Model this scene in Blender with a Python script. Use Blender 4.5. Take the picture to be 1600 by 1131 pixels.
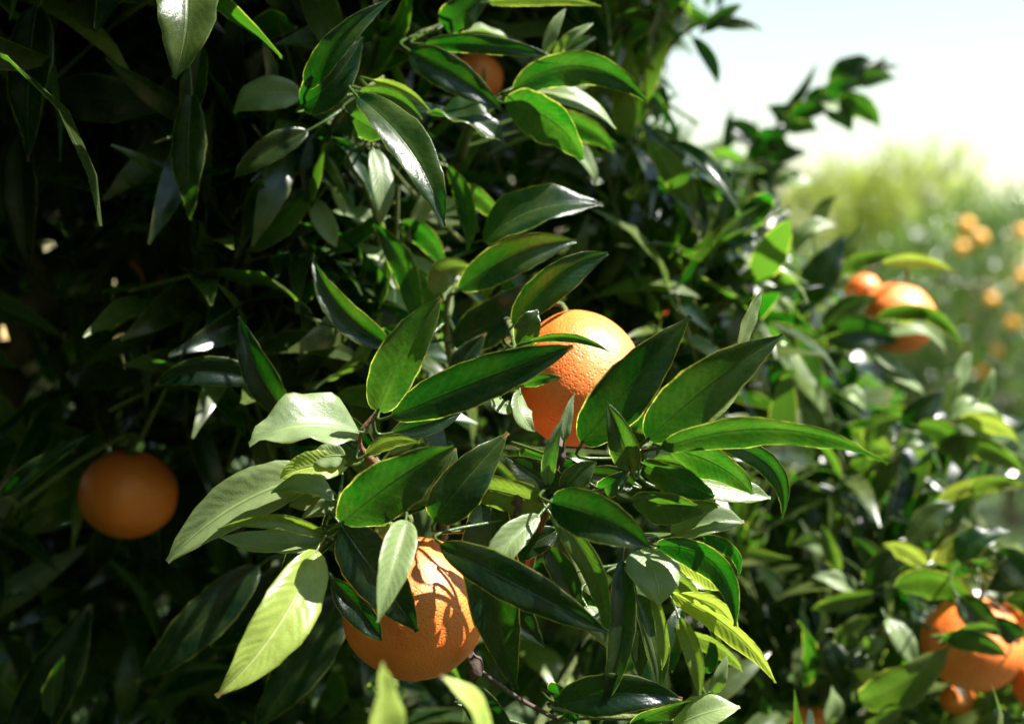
import bpy, math, random
import numpy as np
from mathutils import Vector

# ------------------------------------------------------------------ camera, sky, sun, exposure
scene = bpy.context.scene
for o in list(bpy.data.objects):
    bpy.data.objects.remove(o)
COL = scene.collection
CAM_H = 1.35
cam_data = bpy.data.cameras.new("camera")
cam = bpy.data.objects.new("camera", cam_data)
COL.objects.link(cam)
cam.location = (0, 0, CAM_H)
cam.rotation_euler = (math.radians(90), 0, 0)
cam_data.sensor_width = 36
cam_data.lens = 50
cam_data.clip_start = 0.02
cam_data.clip_end = 3000
cam_data.dof.use_dof = True
cam_data.dof.focus_distance = 0.685
cam_data.dof.aperture_fstop = 5.6
scene.camera = cam

SUN = Vector((0.50, -0.17, 0.85)).normalized()          # towards the sun
world = bpy.data.worlds.new("World")
scene.world = world
world.use_nodes = True
wn = world.node_tree
for n in list(wn.nodes):
    wn.nodes.remove(n)
sky = wn.nodes.new('ShaderNodeTexSky')
sky.sky_type = 'NISHITA'
sky.sun_disc = False
sky.sun_elevation = math.asin(SUN.z)
sky.sun_rotation = math.atan2(SUN.x, SUN.y)
sky.air_density = 2.15
sky.dust_density = 0.0
sky.ozone_density = 0.0
bg = wn.nodes.new('ShaderNodeBackground')
bg.inputs['Strength'].default_value = 0.056
wo = wn.nodes.new('ShaderNodeOutputWorld')
wn.links.new(sky.outputs[0], bg.inputs[0])
wn.links.new(bg.outputs[0], wo.inputs[0])

sun_data = bpy.data.lights.new("sun", 'SUN')
sun_data.energy = 5.0
sun_data.angle = math.radians(0.53)
sun_data.color = (1.0, 0.965, 0.90)
sun = bpy.data.objects.new("sun", sun_data)
COL.objects.link(sun)
sun.location = (2, -1, 5)
sun.rotation_euler = SUN.to_track_quat('Z', 'Y').to_euler()

scene.view_settings.view_transform = 'Standard'
scene.view_settings.look = 'None'
scene.view_settings.exposure = 1.88
scene.view_settings.gamma = 1.0
scene.view_settings.use_curve_mapping = False
scene.render.engine = 'CYCLES'
scene.cycles.max_bounces = 4
scene.cycles.diffuse_bounces = 2
scene.cycles.glossy_bounces = 2
scene.cycles.transmission_bounces = 3

rng = np.random.default_rng(11)
random.seed(5)
KPX = 0.72 / 1600.0                                       # metres per photo pixel at 1 m


def at(px, py, d):
    return np.array([(px - 800) * KPX * d, d, CAM_H - (py - 565.5) * KPX * d])


def unit(v):
    v = np.asarray(v, float)
    return v / (np.linalg.norm(v) + 1e-12)


# ------------------------------------------------------------------ node helpers
class NT:
    def __init__(self, name):
        self.m = bpy.data.materials.new(name)
        self.m.use_nodes = True
        self.t = self.m.node_tree
        for n in list(self.t.nodes):
            self.t.nodes.remove(n)
        self.out = self.t.nodes.new('ShaderNodeOutputMaterial')

    def node(self, typ, **kw):
        n = self.t.nodes.new(typ)
        for k, v in kw.items():
            setattr(n, k, v)
        return n

    def put(self, sock, v):
        if isinstance(v, bpy.types.NodeSocket):
            self.t.links.new(v, sock)
        elif isinstance(v, float) and sock.type == 'RGBA':
            sock.default_value = (v, v, v, 1)
        elif isinstance(v, (tuple, list)) and len(v) == 3 and sock.type == 'RGBA':
            sock.default_value = (*v, 1)
        else:
            sock.default_value = v

    def math(self, op, a, b=0.0, c=0.0, clamp=False):
        n = self.node('ShaderNodeMath', operation=op, use_clamp=clamp)
        self.put(n.inputs[0], a)
        self.put(n.inputs[1], b)
        self.put(n.inputs[2], c)
        return n.outputs[0]

    def smooth(self, v, lo, hi, a=0.0, b=1.0):
        n = self.node('ShaderNodeMapRange', interpolation_type='SMOOTHSTEP')
        self.put(n.inputs['Value'], v)
        n.inputs['From Min'].default_value = lo
        n.inputs['From Max'].default_value = hi
        n.inputs['To Min'].default_value = a
        n.inputs['To Max'].default_value = b
        return n.outputs['Result']

    def mix(self, f, a, b, blend='MIX'):
        n = self.node('ShaderNodeMix', data_type='RGBA', blend_type=blend)
        self.put(n.inputs[0], f)
        self.put(n.inputs[6], a)
        self.put(n.inputs[7], b)
        return n.outputs[2]

    def noise(self, scale, detail=3.0, rough=0.5, vec=None, dist=0.0):
        n = self.node('ShaderNodeTexNoise')
        n.inputs['Scale'].default_value = scale
        n.inputs['Detail'].default_value = detail
        n.inputs['Roughness'].default_value = rough
        n.inputs['Distortion'].default_value = dist
        if vec is not None:
            self.t.links.new(vec, n.inputs['Vector'])
        return n.outputs['Fac']

    def principled(self, **kw):
        n = self.node('ShaderNodeBsdfPrincipled')
        for k, v in kw.items():
            self.put(n.inputs[k], v)
        return n

    def bump(self, h, strength, dist):
        n = self.node('ShaderNodeBump')
        n.inputs['Strength'].default_value = strength
        n.inputs['Distance'].default_value = dist
        self.put(n.inputs['Height'], h)
        return n.outputs[0]

    def done(self, shader):
        self.t.links.new(shader, self.out.inputs['Surface'])
        return self.m


def leaf_material(name, dark=(0.0030, 0.017, 0.0070), young=(0.33, 0.42, 0.085), under=(0.150, 0.205, 0.120),
                  trans=(0.013, 0.150, 0.003), trans_y=(0.50, 0.62, 0.06), tfac=0.40, rough=0.27, simple=False):
    k = NT(name)
    uv = k.node('ShaderNodeUVMap')
    uv.uv_map = "uv"
    sep = k.node('ShaderNodeSeparateXYZ')
    k.t.links.new(uv.outputs[0], sep.inputs[0])
    u, v = sep.outputs[0], sep.outputs[1]
    a = k.math('ABSOLUTE', k.math('SUBTRACT', k.math('MULTIPLY', u, 2.0), 1.0))
    mid = k.smooth(a, 0.015, 0.07, 1.0, 0.0)
    edge = k.smooth(a, 0.93, 0.985)
    pet = k.math('LESS_THAN', v, 0.0)
    geo = k.node('ShaderNodeNewGeometry')
    pos = geo.outputs['Position']
    attr = k.node('ShaderNodeAttribute', attribute_name="tint")
    asep = k.node('ShaderNodeSeparateColor')
    k.t.links.new(attr.outputs['Color'], asep.inputs[0])
    val, yel, rnd = asep.outputs
    # side veins leave the midrib obliquely
    ph = k.math('SUBTRACT', k.math('MULTIPLY', v, 13.0), k.math('MULTIPLY', a, 2.6))
    wob = 0.0 if simple else k.math('MULTIPLY', k.noise(70, 1, 0.5, pos), 2.2)
    wave = k.math('SINE', k.math('MULTIPLY', k.math('ADD', k.math('ADD', ph, wob), k.math('MULTIPLY', rnd, 7.0)), 6.2832))
    vein = k.smooth(wave, 0.2, 1.0)
    quilt = k.math('MULTIPLY', wave, k.smooth(a, 0.05, 0.35))
    mott = k.noise(140, 1 if simple else 4, 0.6, pos)
    blot = 0.5 if simple else k.noise(45, 3, 0.55, pos)
    fine = 0.5 if simple else k.noise(1500, 2, 0.6, pos)
    y2 = k.math('ADD', yel, k.math('MULTIPLY', k.math('SUBTRACT', blot, 0.5), 0.35), clamp=True)
    up = k.mix(y2, dark, young)
    up = k.mix(k.math('MULTIPLY', vein, 0.05), up, (0.10, 0.18, 0.05))
    up = k.mix(k.math('MULTIPLY', mid, 0.6), up, k.mix(yel, (0.07, 0.13, 0.03), (0.62, 0.66, 0.30)))
    un = k.mix(y2, under, (0.33, 0.42, 0.10))
    un = k.mix(k.math('MULTIPLY', mid, 0.7), un, (0.28, 0.38, 0.12))
    un = k.mix(k.math('MULTIPLY', vein, 0.12), un, (0.20, 0.30, 0.09))
    colr = k.mix(geo.outputs['Backfacing'], up, un)
    m2 = k.math('ADD', 0.62, k.math('MULTIPLY', mott, 0.72))
    colr = k.mix(1.0, colr, k.math('MULTIPLY', m2, val), 'MULTIPLY')
    scuff = 0.0 if simple else k.smooth(k.noise(210, 5, 0.7, pos), 0.70, 0.78)
    colr = k.mix(k.math('MULTIPLY', scuff, 0.12), colr, (0.22, 0.20, 0.09))
    rim = edge if simple else k.math('MULTIPLY', edge, k.smooth(k.noise(260, 2, 0.5, pos), 0.28, 0.58, 0.30, 1.0))
    colr = k.mix(k.math('MULTIPLY', rim, 0.9), colr, (0.16, 0.19, 0.04))
    if not simple:
        tip = k.math('MULTIPLY', k.smooth(k.math('ADD', v, k.math('MULTIPLY', blot, 0.10)), 0.985, 1.03), k.math('GREATER_THAN', rnd, 0.74))
        colr = k.mix(tip, colr, (0.20, 0.13, 0.05))
        dust = k.smooth(k.noise(900, 4, 0.7, pos), 0.62, 0.75, 0.0, 0.10)
        colr = k.mix(dust, colr, (0.14, 0.15, 0.10))
    colr = k.mix(pet, colr, (0.07, 0.12, 0.025))
    tr = k.mix(y2, trans, trans_y)
    tr = k.mix(k.math('MULTIPLY', mid, 0.75), tr, k.mix(yel, (0.03, 0.11, 0.008), (0.45, 0.52, 0.12)))
    tr = k.mix(k.math('MULTIPLY', vein, 0.07), tr, (0.16, 0.50, 0.03))
    tr = k.mix(1.0, tr, 0.97 if simple else k.math('ADD', 0.55, k.math('MULTIPLY', k.noise(420, 3, 0.6, pos), 0.85)), 'MULTIPLY')
    tr = k.mix(1.0, tr, val, 'MULTIPLY')
    tr = k.mix(rim, tr, (0.78, 0.82, 0.10))
    h = k.math('ADD', k.math('MULTIPLY', fine, 0.24),
               k.math('ADD', k.math('MULTIPLY', mott, 0.35),
                      k.math('ADD', k.math('MULTIPLY', quilt, k.math('SUBTRACT', -0.018, k.math('MULTIPLY', yel, 0.09))), k.math('MULTIPLY', mid, -0.5))))
    nrm = geo.outputs['Normal'] if simple else k.bump(h, 0.55, 0.0012)
    rgh = k.math('ADD', rough, k.math('MULTIPLY', k.math('SUBTRACT', mott, 0.5), 0.18))
    rgh = k.math('ADD', rgh, k.math('MULTIPLY', geo.outputs['Backfacing'], 0.1))
    p = k.principled(**{'Base Color': colr, 'Roughness': rgh, 'Specular IOR Level': 0.6, 'Normal': nrm})
    t = k.node('ShaderNodeBsdfTranslucent')
    k.put(t.inputs['Color'], tr)
    k.put(t.inputs['Normal'], nrm)
    ms = k.node('ShaderNodeMixShader')
    k.put(ms.inputs[0], k.math('ADD', tfac, k.math('MULTIPLY', rim, 0.2)))
    k.t.links.new(p.outputs[0], ms.inputs[1])
    k.t.links.new(t.outputs[0], ms.inputs[2])
    return k.done(ms.outputs[0])


def bark_material(name, c1, c2, scale=60):
    k = NT(name)
    tc = k.node('ShaderNodeNewGeometry')
    n1 = k.noise(scale, 5, 0.65, tc.outputs['Position'], 0.6)
    n2 = k.noise(scale * 5, 4, 0.6, tc.outputs['Position'])
    c = k.mix(n1, c1, c2)
    c = k.mix(k.smooth(n2, 0.55, 0.8, 0, 0.5), c, tuple(min(1, x * 1.7) for x in c2))
    p = k.principled(**{'Base Color': c, 'Roughness': 0.85,
                        'Normal': k.bump(k.math('ADD', n1, k.math('MULTIPLY', n2, 0.4)), 0.8, 0.004)})
    return k.done(p.outputs[0])


def orange_material(name="orange_peel", ca=(0.82, 0.150, 0.012), cb=(0.90, 0.225, 0.034)):
    k = NT(name)
    tc = k.node('ShaderNodeTexCoord')
    P = tc.outputs['Object']
    vor = k.node('ShaderNodeTexVoronoi', feature='SMOOTH_F1')
    vor.inputs['Scale'].default_value = 620
    vor.inputs['Smoothness'].default_value = 0.5
    k.t.links.new(P, vor.inputs['Vector'])
    pore = k.smooth(vor.outputs['Distance'], 0.10, 0.45)
    big = k.noise(28, 3, 0.5, P)
    med = k.noise(110, 3, 0.55, P)
    c = k.mix(k.smooth(big, 0.3, 0.7), ca, cb)
    c = k.mix(k.math('MULTIPLY', k.math('SUBTRACT', 1.0, pore), 0.22), c, (0.60, 0.12, 0.006))
    sc = k.smooth(k.noise(60, 5, 0.7, P), 0.68, 0.76, 0, 0.35)
    c = k.mix(sc, c, (0.50, 0.24, 0.08))
    h = k.math('ADD', k.math('MULTIPLY', pore, 0.35), k.math('ADD', k.math('MULTIPLY', med, 1.0), k.math('MULTIPLY', big, 1.3)))
    p = k.principled(**{'Base Color': c, 'Roughness': 0.50, 'Specular IOR Level': 0.9,
                        'Normal': k.bump(h, 0.36, 0.0022)})
    return k.done(p.outputs[0])


def plain(name, c, rough=0.7):
    k = NT(name)
    g = k.node('ShaderNodeNewGeometry')
    n = k.noise(300, 4, 0.6, g.outputs['Position'])
    cc = k.mix(n, tuple(x * 0.55 for x in c), tuple(min(1, x * 1.4) for x in c))
    p = k.principled(**{'Base Color': cc, 'Roughness': rough, 'Normal': k.bump(n, 0.5, 0.001)})
    return k.done(p.outputs[0])


MAT_LEAF = leaf_material("citrus_leaf")
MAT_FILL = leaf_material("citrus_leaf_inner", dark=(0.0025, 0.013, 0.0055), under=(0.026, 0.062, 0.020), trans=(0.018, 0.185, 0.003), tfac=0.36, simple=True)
MAT_FAR = leaf_material("orchard_leaf", dark=(0.020, 0.052, 0.012), under=(0.05, 0.09, 0.03), trans=(0.07, 0.22, 0.012), rough=0.24, tfac=0.35, simple=True)
MAT_PALE = leaf_material("pale_tree_leaf", dark=(0.13, 0.17, 0.02), young=(0.22, 0.24, 0.03), under=(0.16, 0.19, 0.04),
                         trans=(0.42, 0.50, 0.04), rough=0.45, tfac=0.45, simple=True)
MAT_DRY = leaf_material("dry_tree_leaf", dark=(0.13, 0.105, 0.07), young=(0.17, 0.14, 0.08), under=(0.14, 0.12, 0.08),
                        trans=(0.30, 0.24, 0.12), trans_y=(0.4, 0.34, 0.16), rough=0.7, tfac=0.3, simple=True)
MAT_BARK = bark_material("citrus_bark", (0.075, 0.050, 0.036), (0.26, 0.185, 0.14))
MAT_TWIG = bark_material("green_twig", (0.055, 0.10, 0.022), (0.16, 0.17, 0.05), 180)
MAT_RTWIG = bark_material("brown_twig", (0.11, 0.05, 0.022), (0.24, 0.11, 0.05), 180)
MAT_ORANGE = orange_material()
MAT_ORANGE_FAR = orange_material("yellow_orange_peel", (0.84, 0.33, 0.012), (0.90, 0.42, 0.03))
MAT_CALYX = plain("calyx_green", (0.10, 0.17, 0.05))
MAT_BUD = plain("dry_bud", (0.09, 0.055, 0.045), 0.9)


# ------------------------------------------------------------------ mesh helpers
def add_mesh(name, V, F, mat, parent=None, uv=None, tint=None, origin=None, kind=None):
    """V (n,3) world coords, F list/array of faces; uv per vertex, tint per vertex (n,3)."""
    V = np.asarray(V, float)
    origin = np.zeros(3) if origin is None else np.asarray(origin, float)
    me = bpy.data.meshes.new(name)
    Vl = V - origin
    if isinstance(F, np.ndarray):
        k = F.shape[1]
        me.vertices.add(len(V))
        me.vertices.foreach_set('co', Vl.astype(np.float32).ravel())
        me.loops.add(F.size)
        me.loops.foreach_set('vertex_index', F.astype(np.int32).ravel())
        me.polygons.add(len(F))
        me.polygons.foreach_set('loop_start', np.arange(0, F.size, k, dtype=np.int32))
        me.update(calc_edges=True)
    else:
        me.from_pydata([tuple(p) for p in Vl], [], [tuple(f) for f in F])
    idx = np.empty(len(me.loops), np.int32)
    me.loops.foreach_get('vertex_index', idx)
    if uv is not None:
        lay = me.uv_layers.new(name="uv")
        lay.data.foreach_set('uv', np.asarray(uv, np.float32)[idx].ravel())
    if tint is not None:
        at_ = me.color_attributes.new("tint", 'FLOAT_COLOR', 'POINT')
        c4 = np.ones((len(V), 4), np.float32)
        c4[:, :3] = tint
        at_.data.foreach_set('color', c4.ravel())
    me.polygons.foreach_set('use_smooth', np.ones(len(me.polygons), bool))
    me.materials.append(mat)
    me.validate()
    ob = bpy.data.objects.new(name, me)
    COL.objects.link(ob)
    ob.location = origin
    if parent is not None:
        ob.parent = parent
        pw = parent_loc(parent)
        ob.location = origin - pw
    if kind:
        ob["kind"] = kind
    return ob


def parent_loc(o):
    l = np.zeros(3)
    while o is not None:
        l = l + np.array(o.location)
        o = o.parent
    return l


def thing(name, label, cat, loc, group=None):
    o = bpy.data.objects.new(name, None)
    COL.objects.link(o)
    o.location = tuple(loc)
    o.empty_display_size = 0.05
    tag(o, label, cat, group)
    return o


def tag(o, label, cat, group=None):
    o["label"] = label
    o["category"] = cat
    if group:
        o["group"] = group


def tube(pts, radii, sides=8, cap=True):
    pts = [np.asarray(p, float) for p in pts]
    n = len(pts)
    V, F = [], []
    ref = np.array([0.31, 0.17, 0.93])
    for i, p in enumerate(pts):
        t = unit(pts[min(i + 1, n - 1)] - pts[max(i - 1, 0)])
        a = np.cross(t, ref)
        if np.linalg.norm(a) < 0.2:
            a = np.cross(t, np.array([1.0, 0, 0]))
        a = unit(a)
        b = np.cross(t, a)
        for j in range(sides):
            th = 2 * math.pi * j / sides
            V.append(p + radii[i] * (math.cos(th) * a + math.sin(th) * b))
    for i in range(n - 1):
        for j in range(sides):
            j2 = (j + 1) % sides
            F.append((i * sides + j, i * sides + j2, (i + 1) * sides + j2, (i + 1) * sides + j))
    if cap:
        F.append(tuple(range(sides - 1, -1, -1)))
        F.append(tuple(range((n - 1) * sides, n * sides)))
    return V, F


def smooth_path(P, n=10):
    """Catmull-Rom through P"""
    P = [np.asarray(p, float) for p in P]
    Q = [2 * P[0] - P[1]] + P + [2 * P[-1] - P[-2]]
    out = []
    for i in range(1, len(Q) - 2):
        for s in range(n):
            t = s / n
            p0, p1, p2, p3 = Q[i - 1:i + 3]
            out.append(0.5 * (2 * p1 + (p2 - p0) * t + (2 * p0 - 5 * p1 + 4 * p2 - p3) * t * t + (3 * p1 - p0 - 3 * p2 + p3) * t ** 3))
    out.append(P[-1])
    return out


PROF_N = None


def width_profile(t, a=0.60, b=0.96):
    t = np.clip(t, 0, 1)
    tm = a / (a + b)
    return (t ** a) * ((1 - t) ** b) / (tm ** a * (1 - tm) ** b)


def leaf_geo(B, M, T, n, hw, fold=0.25, curl=0.12, wav=0.05, twist=0.0, rows=16, hi=True, a=0.60, b=0.96, rs=None):
    """blade from base B over M to tip T; n = direction its upper face looks; hw = half width in metres"""
    rs = rs or rng
    ctl = 2 * np.asarray(M) - 0.5 * (np.asarray(B) + np.asarray(T))
    t = np.linspace(0, 1, rows + 1)
    t = 0.5 * t + 0.5 * (0.5 - 0.5 * np.cos(np.pi * t))
    C = ((1 - t) ** 2)[:, None] * B + (2 * t * (1 - t))[:, None] * ctl + (t ** 2)[:, None] * T
    tan = (2 * (1 - t))[:, None] * (ctl - B) + (2 * t)[:, None] * (T - ctl)
    tan /= np.linalg.norm(tan, axis=1)[:, None] + 1e-12
    nn = n[None, :] - (tan @ n)[:, None] * tan
    nn /= np.linalg.norm(nn, axis=1)[:, None] + 1e-12
    ss = np.cross(tan, nn)
    ang = twist * (t - 0.3)
    ca, sa = np.cos(ang)[:, None], np.sin(ang)[:, None]
    nn, ss = nn * ca + ss * sa, ss * ca - nn * sa
    us = np.array([-1, -.93, -.62, -.28, 0, .28, .62, .93, 1]) if hi else np.array([-1, -.5, 0, .5, 1])
    w = width_profile(t, a, b)
    w[0] = 0.03
    w[-1] = 0.10
    ph = rs.uniform(0, 6.28, 4)
    kk = rs.uniform(1.6, 3.2)
    V = []
    UV = []
    for i, uu in enumerate(us):
        au = abs(uu)
        sgn = 0 if uu < 0 else 1
        jag = 1.0
        if hi and au > 0.9:
            jag = 1 + 0.025 * np.sin(t * 37 + ph[2 + sgn]) + rs.normal(0, 0.012, len(t))
            if au == 1:
                jag = jag + 0.0
        x = uu * hw * w * math.cos(fold) * jag
        z = hw * w * (math.sqrt(au * au + 0.012) - 0.11) * math.sin(fold)
        z = z - curl * hw * w * au ** 3
        z = z + wav * hw * (au ** 2) * np.sin(2 * np.pi * kk * t + ph[sgn]) * np.minimum(1, 3 * w)
        if hi and au == 1:
            z = z - 0.035 * hw * w
        V.append(C + ss * x[:, None] + nn * z[:, None])
        UV.append(np.stack([np.full_like(t, (uu + 1) / 2), t], 1))
    nc = len(us)
    V = np.stack(V, 1).reshape(-1, 3)
    UV = np.stack(UV, 1).reshape(-1, 2)
    F = []
    for r in range(rows):
        for c in range(nc - 1):
            p = r * nc + c
            F.append((p, p + 1, p + nc + 1, p + nc))
    # check winding against n
    F = np.array(F)
    f = F[(rows // 2) * (nc - 1) + nc // 2]
    fn = np.cross(V[f[1]] - V[f[0]], V[f[3]] - V[f[0]])
    if fn @ nn[rows // 2] < 0:
        F = F[:, ::-1]
    return V, F, UV


# ------------------------------------------------------------------ setting: ground
def ground_material():
    k = NT("orchard_ground")
    g = k.node('ShaderNodeNewGeometry')
    P = g.outputs['Position']
    big = k.noise(0.5, 4, 0.6, P)
    med = k.noise(4, 5, 0.65, P)
    fin = k.noise(40, 5, 0.7, P)
    soil = k.mix(fin, (0.09, 0.06, 0.045), (0.21, 0.145, 0.115))
    grass = k.mix(med, (0.022, 0.045, 0.010), (0.06, 0.09, 0.022))
    c = k.mix(k.smooth(k.math('ADD', big, k.math('MULTIPLY', med, 0.4)), 0.50, 0.66), soil, grass)
    p = k.principled(**{'Base Color': c, 'Roughness': 0.95,
                        'Normal': k.bump(k.math('ADD', med, fin), 0.8, 0.03)})
    return k.done(p.outputs[0])


def build_ground():
    n = 90
    r = np.concatenate([[0], np.geomspace(0.4, 900, n)])
    th = np.linspace(0, 2 * np.pi, 73)[:-1]
    V = []
    for ri in r[1:]:
        for a in th:
            x, y = ri * math.cos(a), ri * math.sin(a) + 3
            z = 0.035 * math.sin(x * 1.3 + 0.4) * math.sin(y * 1.1) * min(1, 20 / ri)
            z += max(0, ri - 40) * 0.004
            V.append((x, y, z))
    V.append((0, 3, 0))
    F = []
    m = len(th)
    for i in range(len(r) - 2):
        for j in range(m):
            F.append((i * m + j, i * m + (j + 1) % m, (i + 1) * m + (j + 1) % m, (i + 1) * m + j))
    F2 = [(len(V) - 1, (j + 1) % m, j) for j in range(m)]
    F2 = [(f[0], f[2], f[1]) for f in F2]
    g = add_mesh("ground", V, F + F2, ground_material())
    g["kind"] = "structure"
    return g


build_ground()


def grass_tufts():
    rs = np.random.default_rng(3)
    V, F, UV, TI = [], [], [], []
    for i in range(5200):
        y = rs.uniform(2.6, 16)
        x = y * rs.uniform(0.02, 0.48) if rs.random() < 0.75 else rs.uniform(-4, 6)
        if math.sin(x * 1.7 + 1.1) * math.sin(y * 0.9) + 0.4 * math.sin(3.1 * x - y) < -0.05:
            continue
        for b in range(4):
            a = rs.uniform(0, 6.28)
            h = rs.uniform(0.06, 0.17)
            p = np.array([x + rs.normal(0, .04), y + rs.normal(0, .04), -0.03])
            side = np.array([math.cos(a), math.sin(a), 0]) * 0.006
            lean = np.array([math.cos(a + 1.5), math.sin(a + 1.5), 0]) * rs.uniform(.0, .07)
            o = len(V)
            V += [p - side, p + side, p + lean * .4 + side * .7 + [0, 0, h * .6], p + lean * .4 - side * .7 + [0, 0, h * .6], p + lean + [0, 0, h]]
            F += [(o, o + 1, o + 2), (o, o + 2, o + 3), (o + 3, o + 2, o + 4)]
            UV += [(.3, 0.1), (.7, .1), (.7, .6), (.3, .6), (.5, 1)]
            TI += [(rs.uniform(.8, 1.3), rs.uniform(.1, .5), rs.random())] * 5
    o = add_mesh("grass", V, np.array(F), MAT_FAR, uv=UV, tint=np.array(TI), kind="stuff")
    tag(o, "short green grass growing between the orchard rows", "grass")


grass_tufts()


# ------------------------------------------------------------------ leaf clouds (many leaves in one mesh)
class Cloud:
    def __init__(self):
        self.V, self.F, self.UV, self.T = [], [], [], []
        self.n = 0
        self.count = 0

    def add(self, V, F, UV, tint):
        self.V.append(V)
        self.F.append(F + self.n)
        self.UV.append(UV)
        self.T.append(np.tile(tint, (len(V), 1)))
        self.n += len(V)
        self.count += 1

    def prune(self, rays, rad, nv, nf):
        """drop the leaves that stand in the sun's way to the given points"""
        V = np.concatenate(self.V).reshape(-1, nv, 3)
        F = np.concatenate(self.F)
        n = len(V)
        F = F.reshape(n, nf, -1) - (np.arange(n) * nv)[:, None, None]
        UV = np.concatenate(self.UV).reshape(n, nv, 2)
        T = np.concatenate(self.T).reshape(n, nv, 3)
        c = V[:, :nv - 4].mean(1)
        keep = np.ones(n, bool)
        L = np.array(SUN)
        for p in rays:
            q = c - p
            t = q @ L
            dist = np.linalg.norm(q - t[:, None] * L, axis=1)
            keep &= ~((t > 0.01) & (dist < rad))
        V, F, UV, T = V[keep], F[keep], UV[keep], T[keep]
        n = len(V)
        print("pruned to", n)
        self.V, self.UV, self.T = [V.reshape(-1, 3)], [UV.reshape(-1, 2)], [T.reshape(-1, 3)]
        self.F = [(F + (np.arange(n) * nv)[:, None, None]).reshape(n * nf, -1)]

    def build(self, name, mat, parent):
        return add_mesh(name, np.concatenate(self.V), np.concatenate(self.F), mat, parent,
                        uv=np.concatenate(self.UV), tint=np.concatenate(self.T), kind="stuff")


def template_leaves(n, rows, hi, seed, a=0.60, b=0.96, wide=(0.095, 0.135)):
    rs = np.random.default_rng(seed)
    out = []
    for i in range(n):
        arc = rs.uniform(0.02, 0.14)
        V, F, UV = leaf_geo(np.array([0, 0.0, 0]), np.array([0, .5, arc]), np.array([0, 1.0, -arc * 0.6]), np.array([0, 0, 1.0]),
                            rs.uniform(*wide), rs.uniform(0.1, 0.5), rs.uniform(0, .25), rs.uniform(.03, .14),
                            rs.uniform(-.5, .5), rows, hi, a, b, rs)
        # petiole as a sliver
        m = len(V)
        V = np.concatenate([V, [[-.008, 0.01, 0], [.008, 0.01, 0], [.006, -.14, -.02], [-.006, -.14, -.02]]])
        UV = np.concatenate([UV, [[.5, -.5]] * 4])
        F = np.concatenate([F, [[m, m + 1, m + 2, m + 3]]])
        out.append((V, F, UV))
    return out


NEAR_T = template_leaves(14, 8, False, 21)
FAR_T = template_leaves(8, 4, False, 22)


def place(tpl, B, d, up, L):
    V, F, UV = tpl
    y = unit(d)
    x = np.cross(y, up)
    if np.linalg.norm(x) < 1e-4:
        x = np.cross(y, np.array([1.0, 0.2, 0]))
    x = unit(x)
    z = np.cross(x, y)
    return B + L * (V[:, :1] * x + V[:, 1:2] * y + V[:, 2:] * z), F, UV


def grow_shoot(P, D, rs, cloud, twigs, tpls, length=0.14, nleaf=9, L=(0.06, 0.09), ok=None, yel=0.12, twr=0.0016):
    """a leafy shoot: stem from P along D, leaves in a spiral"""
    D = unit(D)
    bend = np.array([rs.normal(0, .25), rs.normal(0, .25), rs.uniform(-.1, .45)])
    pts = [P + D * length * s + bend * length * s * s * 0.5 for s in np.linspace(0, 1, 5)]
    ph = rs.uniform(0, 6.28)
    y0 = np.clip(rs.normal(yel, .1), 0, 1)
    v0 = rs.uniform(.75, 1.25)
    kept = 0
    for i in range(nleaf):
        s = (i + 0.8) / nleaf
        q = s * 4
        k = min(3, int(q))
        B = pts[k] + (pts[k + 1] - pts[k]) * (q - k)
        ax = unit(pts[k + 1] - pts[k])
        e1 = unit(np.cross(ax, np.array([0.2, 0.3, 0.93])))
        e2 = np.cross(ax, e1)
        an = ph + i * 2.4
        rad = e1 * math.cos(an) + e2 * math.sin(an)
        tilt = rs.uniform(0.75, 1.25) * (1.05 - 0.55 * s)
        d = unit(ax * math.cos(tilt) + rad * math.sin(tilt) + np.array([0, 0, -0.12]))
        up = unit(ax * 1.0 - rad * 0.5 + np.array([0.15, -0.10, 0.65]) + rs.normal(0, .38, 3))
        LL = rs.uniform(*L)
        B2 = B + d * LL * 0.13
        if ok is not None and not (ok(B2) and ok(B2 + d * LL) and ok(B2 + d * LL * 0.5)):
            continue
        V, F, UV = place(tpls[rs.integers(len(tpls))], B2, d, up, LL)
        cloud.add(V, F, UV, np.array([v0 * rs.uniform(.8, 1.2), np.clip(y0 + rs.normal(0, .07), 0, 1), rs.random()]))
        kept += 1
    if kept >= 0.6 * nleaf and twigs is not None:
        tv, tf = tube(pts, np.linspace(twr, twr * .5, 5), 4, False)
        twigs[1].extend([tuple(i + len(twigs[0]) for i in f) for f in tf])
        twigs[0].extend(tv)
    return kept


def shoot_templates(n, seed, tpls, L, nl, length):
    """ready-made leafy shoots growing along +z from the origin, scaled to unit leaf length"""
    rs = np.random.default_rng(seed)
    out = []
    for i in range(n):
        c = Cloud()
        grow_shoot(np.zeros(3), np.array([0, 0, 1.0]), rs, c, None, tpls, length, nl, L, yel=0.0)
        T = np.concatenate(c.T)
        T[:, 1] = 0
        out.append((np.concatenate(c.V), np.concatenate(c.F), np.concatenate(c.UV), T))
    return out


SHOOT_T = shoot_templates(26, 31, FAR_T, (.8, 1.25), 9, 1.9)


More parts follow.
